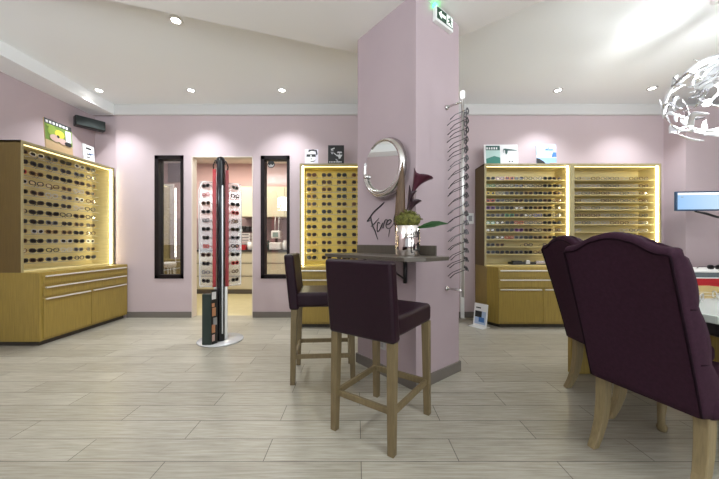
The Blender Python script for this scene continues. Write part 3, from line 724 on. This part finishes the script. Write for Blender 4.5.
calla(pv(412, 194), pv(421, 170), .066, 'bloom', burg, Vector((1, -.3, .1)))
calla(pv(407, 210), pv(412, 186), .028, 'bud', burgd, Vector((1, 0, .6)))
calla(pv(407, 216), pv(416, 195), .036, 'bud', burgd, Vector((1, -.3, .2)))
m = MB(); ml = [pv(417, 228, -.05), pv(425, 226, -.08), pv(433, 224, -.10), pv(440, 223, -.11), pv(448, 223.5, -.12)]
wl = [.004, .022, .030, .02, .002]; vs = []
for i, p in enumerate(ml):
    for s_ in (-1, 0, 1): vs.append(p + Vector((0, s_ * wl[i] * 1.3, s_ * wl[i] * .75 + (0 if s_ else -.004))))
m.add(vs, [(i * 3 + j, i * 3 + j + 1, i * 3 + 4 + j, i * 3 + 3 + j) for i in range(4) for j in range(2)], 0, True)
m.tube([pv(412, 232), ml[0], ml[1], ml[2], ml[3]], [.003, .003, .003, .002, .001], 5)
o = m.build('long_leaf', leaf, t); 

# ================================================================== BAR STOOLS
def soft_box(a, b, r, parent, name, m, taper=None):
    mb = MB().box(a, b)
    if taper: mb.v = [taper(v) for v in mb.v]
    o = mb.build(name, m, parent, r, 4); 
    for p in o.data.polygons: p.use_smooth = True
    return o
def make_stool(label):
    t = thing('bar_stool', label, 'bar stool', group=None)
    soft_box((-.215, -.215, .605), (.262, .215, .722), .028, t, 'seat', leather)
    def lean(v):
        k = (v.z - .59) / .43; return Vector((v.x - .045 * k, v.y, v.z))
    soft_box((-.262, -.222, .585), (-.185, .222, 1.022), .022, t, 'backrest', leather, lean)
    for sx in (-1, 1):
        for sy in (-1, 1):
            m = MB(); x, y = sx * .225, sy * .190; w, w2 = .024, .019
            tx = -.002 if sx < 0 else 0
            vs = [(x + a * w2 + sx * .012, y + b_ * w2 + sy * .004, 0) for a, b_ in ((-1, -1), (1, -1), (1, 1), (-1, 1))] + [(x + a * w, y + b_ * w, .61) for a, b_ in ((-1, -1), (1, -1), (1, 1), (-1, 1))]
            m.add(vs, [(0, 3, 2, 1), (4, 5, 6, 7), (0, 1, 5, 4), (1, 2, 6, 5), (2, 3, 7, 6), (3, 0, 4, 7)]); m.build('leg', leg_wood, t, .003)
    for a, b_ in (((-.23, -.18, .20), (-.21, .18, .235)), ((.21, -.18, .195), (.23, .18, .235)), ((-.215, -.203, .20), (.215, -.183, .235)), ((-.215, .183, .20), (.215, .203, .235))):
        MB().box(a, b_).build('stretcher', leg_wood, t, .003)
    return t
s1 = make_stool('near purple leather bar stool turned toward the pillar shelf')
s1.location = (.169, 1.896, 0); s1.rotation_euler.z = R(54.4)
s2 = copy_tree(s1); s2.name = 'bar_stool'
s2['label'] = 'far purple leather bar stool seen from the side, left of the pillar shelf'
s2.location = (-.275, 2.595, 0); s2.rotation_euler.z = R(4)
for o_ in (s1, s2): o_['group'] = 'purple bar stools'

# ================================================================== ARMCHAIRS
def make_armchair(label):
    t = thing('dining_chair', label, 'chair')
    zb = .39
    def top(u):
        a = abs(u); 
        if a < .30: return 1.150 - .014 * (a / .3) ** 2
        if a < .85: k = (a - .30) / .55; return 1.136 - .052 * (.5 - .5 * cos(pi * k))
        return 1.084 - .004 * (a - .85) / .15
    hw = .227
    nv = 28
    def section(v):
        th = .150 - .050 * v + (.026 * abs(sin(v * 3 * pi)) ** .6 - .012); w = hw + .004 * v + .005 * abs(sin(v * 3 * pi)) ** .5; r = .022
        xb = .015 - .195 * v ** 1.08
        pts = []
        for k in range(5): a = pi + (pi / 2) * k / 4; pts.append((xb + r + r * cos(a), -w + r + r * sin(a)))          # rear right corner
        for k in range(6): pts.append((xb + r + (th - 2 * r) * (k + 1) / 7, -w - .010 * sin(pi * (k + 1) / 7)))
        for k in range(5): a = -pi / 2 + (pi / 2) * k / 4; pts.append((xb + th - r + r * cos(a), -w + r + r * sin(a)))
        for k in range(13): y = -w + r + (2 * w - 2 * r) * (k + 1) / 14; pts.append((xb + th + .012 * sin(pi * (k + 1) / 14), y))
        for k in range(5): a = (pi / 2) * k / 4; pts.append((xb + th - r + r * cos(a), w - r + r * sin(a)))
        for k in range(6): pts.append((xb + th - r - (th - 2 * r) * (k + 1) / 7, w + .010 * sin(pi * (k + 1) / 7)))
        for k in range(5): a = pi / 2 + (pi / 2) * k / 4; pts.append((xb + r + r * cos(a), w - r + r * sin(a)))
        for k in range(13): y = w - r - (2 * w - 2 * r) * (k + 1) / 14; pts.append((xb, y))
        return pts, xb, th
    m = MB(); vs = []; n = None
    levels = [(i / nv, 1.0, 0) for i in range(nv + 1)] + [(1.0, .80, .010), (1.0, .5, .016), (1.0, .15, .018)]
    for v, sc, dz in levels:
        pts, xb, th = section(v); n = len(pts); xm = xb + th / 2
        for x, y in pts:
            yy = y * (1 - (1 - sc) * .06); xx = xm + (x - xm) * sc
            vs.append((xx, yy, zb + v * (top(yy / hw) - zb) + dz - (.012 if sc == 1.0 and v == 1.0 else 0)))
    k = len(levels)
    fs = [(i * n + j, i * n + (j + 1) % n, (i + 1) * n + (j + 1) % n, (i + 1) * n + j) for i in range(k - 1) for j in range(n)] + [tuple(range(n))[::-1], tuple((k - 1) * n + j for j in range(n))]
    m.add(vs, fs, 0, True); m.build('backrest', fabric, t)
    # piping round the rear panel
    loop = []
    for i in range(0, 29): v = i / 28; loop.append((.015 - .195 * v ** 1.08 + .004, -(hw - .006), zb + .004 + v * (top(.97) - zb - .022)))
    for i in range(1, 32): u = -1 + 2 * i / 32; loop.append((-.176, u * (hw - .006), top(u) - .014))
    for i in range(28, -1, -1): v = i / 28; loop.append((.015 - .195 * v ** 1.08 + .004, (hw - .006), zb + .004 + v * (top(.97) - zb - .022)))
    m = MB(); m.tube(loop, .0052, 6); m.build('piping', piping_m, t)
    for v in (1 / 3, 2 / 3):
        pts_, xb_, th_ = section(v)
        for sg_ in (-1, 1):
            ys = [(x, y) for x, y in pts_ if y * sg_ > hw - .006 and x > xb_ + .03 and x < xb_ + th_ - .02]
            ys.sort(); m = MB(); m.tube([(x, y, zb + v * (top(y / hw) - zb)) for x, y in ys], .0035, 5); m.build('seam', piping_m, t)
    soft_box((.05, -.25, .375), (.62, .25, .485), .035, t, 'seat', fabric)
    for s in (-1, 1):
        m = MB(); pts = [(.085, .394), (.090, .34), (.086, .24), (.070, .14), (.040, .06), (.008, 0)]; yl = .206 if s > 0 else -.198; ws = [.027, .027, .026, .024, .022, .020]
        vs = []
        for (x, z), w in zip(pts, ws): vs += [(x - w, yl - w, z), (x + w, yl - w, z), (x + w, yl + w, z), (x - w, yl + w, z)]
        m.add(vs, [(i * 4 + j, i * 4 + (j + 1) % 4, i * 4 + 4 + (j + 1) % 4, i * 4 + 4 + j) for i in range(5) for j in range(4)] + [(3, 2, 1, 0), (20, 21, 22, 23)]); m.build('rear_leg', leg_oak, t, .006, 3)
        m = MB(); m.tube([(.55, s * .19, .40), (.555, s * .195, .33), (.562, s * .20, .25), (.553, s * .198, .16), (.540, s * .195, .09), (.540, s * .195, .05), (.552, s * .198, .025), (.552, s * .198, 0)], [.034, .036, .030, .023, .018, .017, .026, .020], 12)
        m.build('front_leg', leg_oak, t)
    return t
c1 = make_armchair('near aubergine fabric chair with camel back at the right edge')
c1.location = (1.342, 1.454, 0); c1.rotation_euler.z = R(16.3)
c2 = copy_tree(c1); c2.name = 'dining_chair'; c2['label'] = 'far aubergine fabric chair partly hidden behind the near one'
c2.location = (1.612, 2.13, 0); c2.rotation_euler.z = R(-2)
for o_ in (c1, c2): o_['group'] = 'aubergine camel back chairs'

# ================================================================== DESK AND COUNTER AT RIGHT
t = thing('service_desk', 'oak desk with a greenish white glass front beyond the aubergine chairs', 'desk', (0, 0, 0))
top_p = [(1.72, 1.93), (1.72, 1.58), (1.745, 1.46), (1.82, 1.38), (2.0, 1.33), (3.1, 1.33), (3.1, 1.93)]
MB().box((1.76, 1.935, .705), (3.1, 2.66, .738)).build('oak_top', oak, t, .003)
MB().prism(top_p, .720, .762).build('desktop', mat('frosted_glass_top', (.62, .68, .62), .15, coat=.3), t, .006)
MB().box((1.83, 2.57, 0), (2.6, 2.62, .706)).build('end_panel', oak, t, .004)
MB().box((2.9, 1.5, 0), (3.0, 2.6, .706)).build('side_panel', oak, t, .004)
MB().box((1.80, 1.50, .640), (2.88, 1.80, .719)).build('keyboard_drawer', black, t, .02)
for k, (x, y, a) in enumerate(((2.02, 1.78, .5), (2.22, 1.86, 1.0))):
    M = Matrix.Translation((x, y, .763)) @ Matrix.Rotation(a, 4, 'Z')
    put_eyewear('silver', 'clear', M, 'clear framed glasses lying on the desk, %s' % ('nearer the chair' if k == 0 else 'farther from the chair'), 'glasses on the desk', thick=.004)
t = thing('display_counter', 'low counter with white top and red band by the right wall', 'counter', (3.72, 3.385, 0), R(-5))
W = 2.2
MB().box((0, 0, 0), (W, .50, .06)).build('plinth', plinth_m, t)
MB().box((0, 0, .06), (W, .50, .595)).build('body', oak, t)
MB().box((-.004, -.006, .60), (W, .50, .715)).build('red_band', red, t)
MB().box((-.006, -.01, .715), (W, .50, .727)).build('trim', white_pl, t)
MB().box((-.006, -.01, .592), (W, .50, .601)).build('trim', white_pl, t)
MB().box((0, -.002, .727), (W, .50, .782)).build('glass_drawer', mat('drawer_glass', (.12, .15, .16), .08, coat=.5), t)
MB().box((-.008, -.012, .782), (W, .50, .800)).build('worktop', white_pl, t, .002)
for k in range(4):
    M = Matrix.Translation((3.72, 3.385, 0)) @ Matrix.Rotation(R(-5), 4, 'Z') @ Matrix.Translation((.36 + k * .21, .10, .801))
    put_eyewear('black' if k != 1 else 'grey', 'dark', M, 'dark sunglasses, %s from the left on the white topped counter' % ORD[k], 'sunglasses on the white counter', thick=.007, rz=.022, rx=.032)
# monitor on an arm
a = at(676, 211, 3.75); b_ = at(728, 191.5, 3.75)
t = thing('monitor', 'wide blue screen on a black stand at the right edge', 'monitor', (a.x, 3.75, a.z), R(-6))
w, h = .66, b_.z - a.z
m = MB(); m.box((0, 0, 0), (w, .03, h)); m.build('bezel', mat('bezel_blue', (.03, .07, .14), .3), t, .006)
sm_ = bpy.data.materials.new('screen_image'); sm_.use_nodes = True; q = sm_.node_tree; bs = q.nodes['Principled BSDF']; tcn = q.nodes.new('ShaderNodeTexCoord'); sx = q.nodes.new('ShaderNodeSeparateXYZ'); rr = q.nodes.new('ShaderNodeValToRGB')
q.links.new(tcn.outputs['Generated'], sx.inputs[0]); q.links.new(sx.outputs[0], rr.inputs[0]); rr.color_ramp.elements[0].color = (.30, .55, .90, 1); rr.color_ramp.elements[1].color = (.62, .80, .93, 1)
q.links.new(rr.outputs[0], bs.inputs['Emission Color']); bs.inputs['Emission Strength'].default_value = .9; bs.inputs['Base Color'].default_value = (.05, .05, .05, 1)
m = MB(); m.box((.018, -.003, .018), (w - .018, 0, h - .018), 0); m.box((.018, -.004, h - .045), (w - .018, -.003, h - .018), 1); m.box((.05, -.005, h - .075), (.08, -.004, h - .068), 2)
m.build('screen', [sm_, mat('screen_white', (.5, .5, .5), .5, emit=(.85, .90, .95), estr=.9), grey], t)
m = MB(); m.tube([(.24, .03, -.005), (.34, .02, -.03), (.48, .03, -.075), (.6, .06, -.10)], [.014, .024, .022, .02], 8, flat=.6); m.build('stand_arm', black, t)
MB().tube([(.60, .06, -.10), (.60, .06, .8005 - a.z)], .022, 12).build('stand_post', black, t)
MB().lathe([(.11, .8005 - a.z), (.11, .812 - a.z), (.03, .82 - a.z)], 24, c=(.60, .06)).build('stand_foot', black, t)

# ================================================================== CHANDELIER
CC = Vector((3.01, 2.50, 2.32)); CR = .37
t = thing('ribbon_chandelier', 'large white ball chandelier of curling metal ribbons at the right edge', 'chandelier', CC)
MB().tube([(0, 0, .1), (0, 0, 3.15 - CC.z)], .006, 8).build('cord', silver, t)
MB().lathe([(.06, 3.12 - CC.z), (.06, 3.15 - CC.z)], 24).build('ceiling_rose', white_pl, t)
for p in ((.07, 0, .05), (-.06, .05, -.03), (0, -.07, .0)):
    MB().lathe([(0, -.03), (.02, -.022), (.028, 0), (.02, .022), (0, .03)], 14, M=Matrix.Translation(p)).build('bulb', mat('bulb_glow', (1, 1, 1), .5, emit=(1, .97, .92), estr=5), t)
rib = mat('ribbon_white', (.86, .87, .90), .22, emit=(.92, .94, 1), estr=.05); rib2 = mat('ribbon_silver', (.6, .6, .62), .2, .9)
rnd = random.Random(11)
for k in range(52):
    m = MB(); n = 16; vs = []
    c = Vector((rnd.gauss(0, 1), rnd.gauss(0, 1), rnd.gauss(0, .9))).normalized()
    hdir = Vector((rnd.gauss(0, 1), rnd.gauss(0, 1), rnd.gauss(0, .45))); e1 = (hdir - c * hdir.dot(c)).normalized(); e2 = c.cross(e1)
    L = rnd.uniform(.5, 1.05); r0 = CR * rnd.uniform(.70, .98); bend = rnd.uniform(-.45, .45); wd = rnd.uniform(.016, .030); tw0 = rnd.uniform(-1.2, 1.2); tw = rnd.uniform(-1.6, 1.6); lift = rnd.uniform(-.25, .25)
    for i in range(n):
        f_ = i / (n - 1) * 2 - 1
        d = (c + e1 * f_ * L * .6 + e2 * bend * (f_ * f_) + e2 * .12 * sin(4 * f_)).normalized()
        p = d * r0 * (1 + lift * f_ * f_ * f_)
        tan = e1; side = (d.cross(tan)).normalized(); side = side * cos(tw0 + tw * f_) + d * sin(tw0 + tw * f_)
        wv = wd * (.25 + .75 * (1 - abs(f_) ** 2.2))
        vs += [p - side * wv, p + side * wv]
    m.add(vs, [(2 * i, 2 * i + 2, 2 * i + 3, 2 * i + 1) for i in range(n - 1)], 0, True)
    o = m.build('ribbon', rib2 if k % 4 == 0 else rib, t); sd = o.modifiers.new('s', 'SOLIDIFY'); sd.thickness = .003

# ================================================================== DOWNLIGHTS
dl_mat = mat('downlight_glow', (1, 1, 1), .5, emit=(1, .97, .90), estr=22)
places = [((176, 20), 'round recessed ceiling light nearest the camera on the left', HC), ((99, 90), 'round recessed ceiling light above the left wall cabinet', HC), ((191, 90), 'round recessed ceiling light in front of the doorway', HC),
          ((282, 90), 'round recessed ceiling light left of the pillar', HC), ((558, 90), 'round recessed ceiling light right of the pillar above the right cabinet', HC), ((652, 88), 'round recessed ceiling light beside the chandelier', HC)]
def spot(x, y, z, e, ang=120, blend=1.0, r=.035, col=(.90, .96, 1), aim=None):
    l = bpy.data.lights.new('downlight_lamp', 'SPOT'); l.energy = e; l.spot_size = R(ang); l.spot_blend = blend; l.shadow_soft_size = r; l.color = col
    o = bpy.data.objects.new('downlight_lamp', l); C.objects.link(o); o.location = (x, y, z)
    if aim: o.rotation_euler = (Vector(aim) - Vector((x, y, z))).to_track_quat('-Z', 'Y').to_euler()
    return o
for (px, py), lab, h in places:
    Y = F * (h - CH) / (CY - py); X = (px - CX) / F * Y
    t = thing('ceiling_light', lab, 'ceiling light', (X, Y, h), 0, 'recessed ceiling lights')
    MB().lathe([(.038, -.001), (.040, -.010), (.055, -.010), (.060, -.002), (.060, .0)], 28).build('ring', silver if px > 500 else white_pl, t)
    MB().lathe([(.0, -.006), (.036, -.006), (.036, -.001)], 20).build('diffuser', dl_mat, t)
    spot(X, Y, h - .03, 98 if py > 50 else 85, 108 if py > 50 else 125)
for x, y, en in ((-1.7, .6, 8), (1.3, .3, 44), (3.6, .6, 60), (-1.7, -1.6, 8), (1.3, -1.6, 34), (3.9, -1.6, 44)):
    z = 3.0 if x < 3.4 else HC
    t = thing('ceiling_light', 'round recessed ceiling light behind the camera position', 'ceiling light', (x, y, z), 0, 'recessed ceiling lights behind the camera')
    MB().lathe([(.038, -.001), (.040, -.010), (.055, -.010), (.060, -.002), (.060, .0)], 28).build('ring', white_pl, t)
    MB().lathe([(.0, -.006), (.036, -.006), (.036, -.001)], 20).build('diffuser', dl_mat, t)
    spot(x, y, z - .03, en)
def point(name, p, e, r, col=(1, .96, .9)):
    l = bpy.data.lights.new(name, 'POINT'); l.energy = e; l.shadow_soft_size = r; l.color = col; o = bpy.data.objects.new(name, l); C.objects.link(o); o.location = p
point('chandelier_lamp', CC, 42, .07, (.96, .98, 1))
def area(name, loc, aim, e, sx, sy, col=(1, 1, 1)):
    l = bpy.data.lights.new(name, 'AREA'); l.shape = 'RECTANGLE'; l.size = sx; l.size_y = sy; l.energy = e; l.color = col
    o = bpy.data.objects.new(name, l); C.objects.link(o); o.location = loc; o.rotation_euler = (Vector(aim) - Vector(loc)).to_track_quat('-Z', 'Y').to_euler()
area('shop_window_daylight', (2.9, YF + .02, 1.6), (1.9, 4, 2.3), 75, 6, 2.3, (.93, .97, 1))
area('annex_ceiling_lamp', (-2.6, 5.9, 2.93), (-2.6, 5.9, 0), 72, 2.5, 1.2, (1, .94, .80))

area('fill_uplight', (1.8, -.7, 2.3), (1.5, .6, 5), 115, 4.0, 1.2, (.84, .93, 1))
area('fill_uplight_left', (-2.5, -.2, 2.3), (-2.6, 1.1, 4.4), 75, 1.8, 1.0, (.84, .93, 1))  # second added fill, also out of view, lifts the left wall and ceiling
# world
w = bpy.data.worlds.new('world'); bpy.context.scene.world = w; w.use_nodes = True
w.node_tree.nodes['Background'].inputs[0].default_value = (.85, .92, 1, 1); w.node_tree.nodes['Background'].inputs[1].default_value = .5

# camera
cam = bpy.data.cameras.new('camera'); co = bpy.data.objects.new('camera', cam); C.objects.link(co)
cam.sensor_fit = 'HORIZONTAL'; cam.sensor_width = 36; cam.lens = F / 719 * 36; cam.clip_start = .05
cam.shift_x = (359.5 - CX) / 719; cam.shift_y = (CY - 239.5) / 719
co.location = (0, 0, CH); co.rotation_euler = (pi / 2, 0, 0)
bpy.context.scene.camera = co
sc = bpy.context.scene
sc.view_settings.view_transform = 'Standard'; sc.view_settings.look = 'None'; sc.view_settings.exposure = 0.20; sc.view_settings.gamma = 1.0
try: sc.cycles.max_bounces = 8; sc.cycles.transparent_max_bounces = 16; sc.cycles.sample_clamp_indirect = 6
except Exception: pass
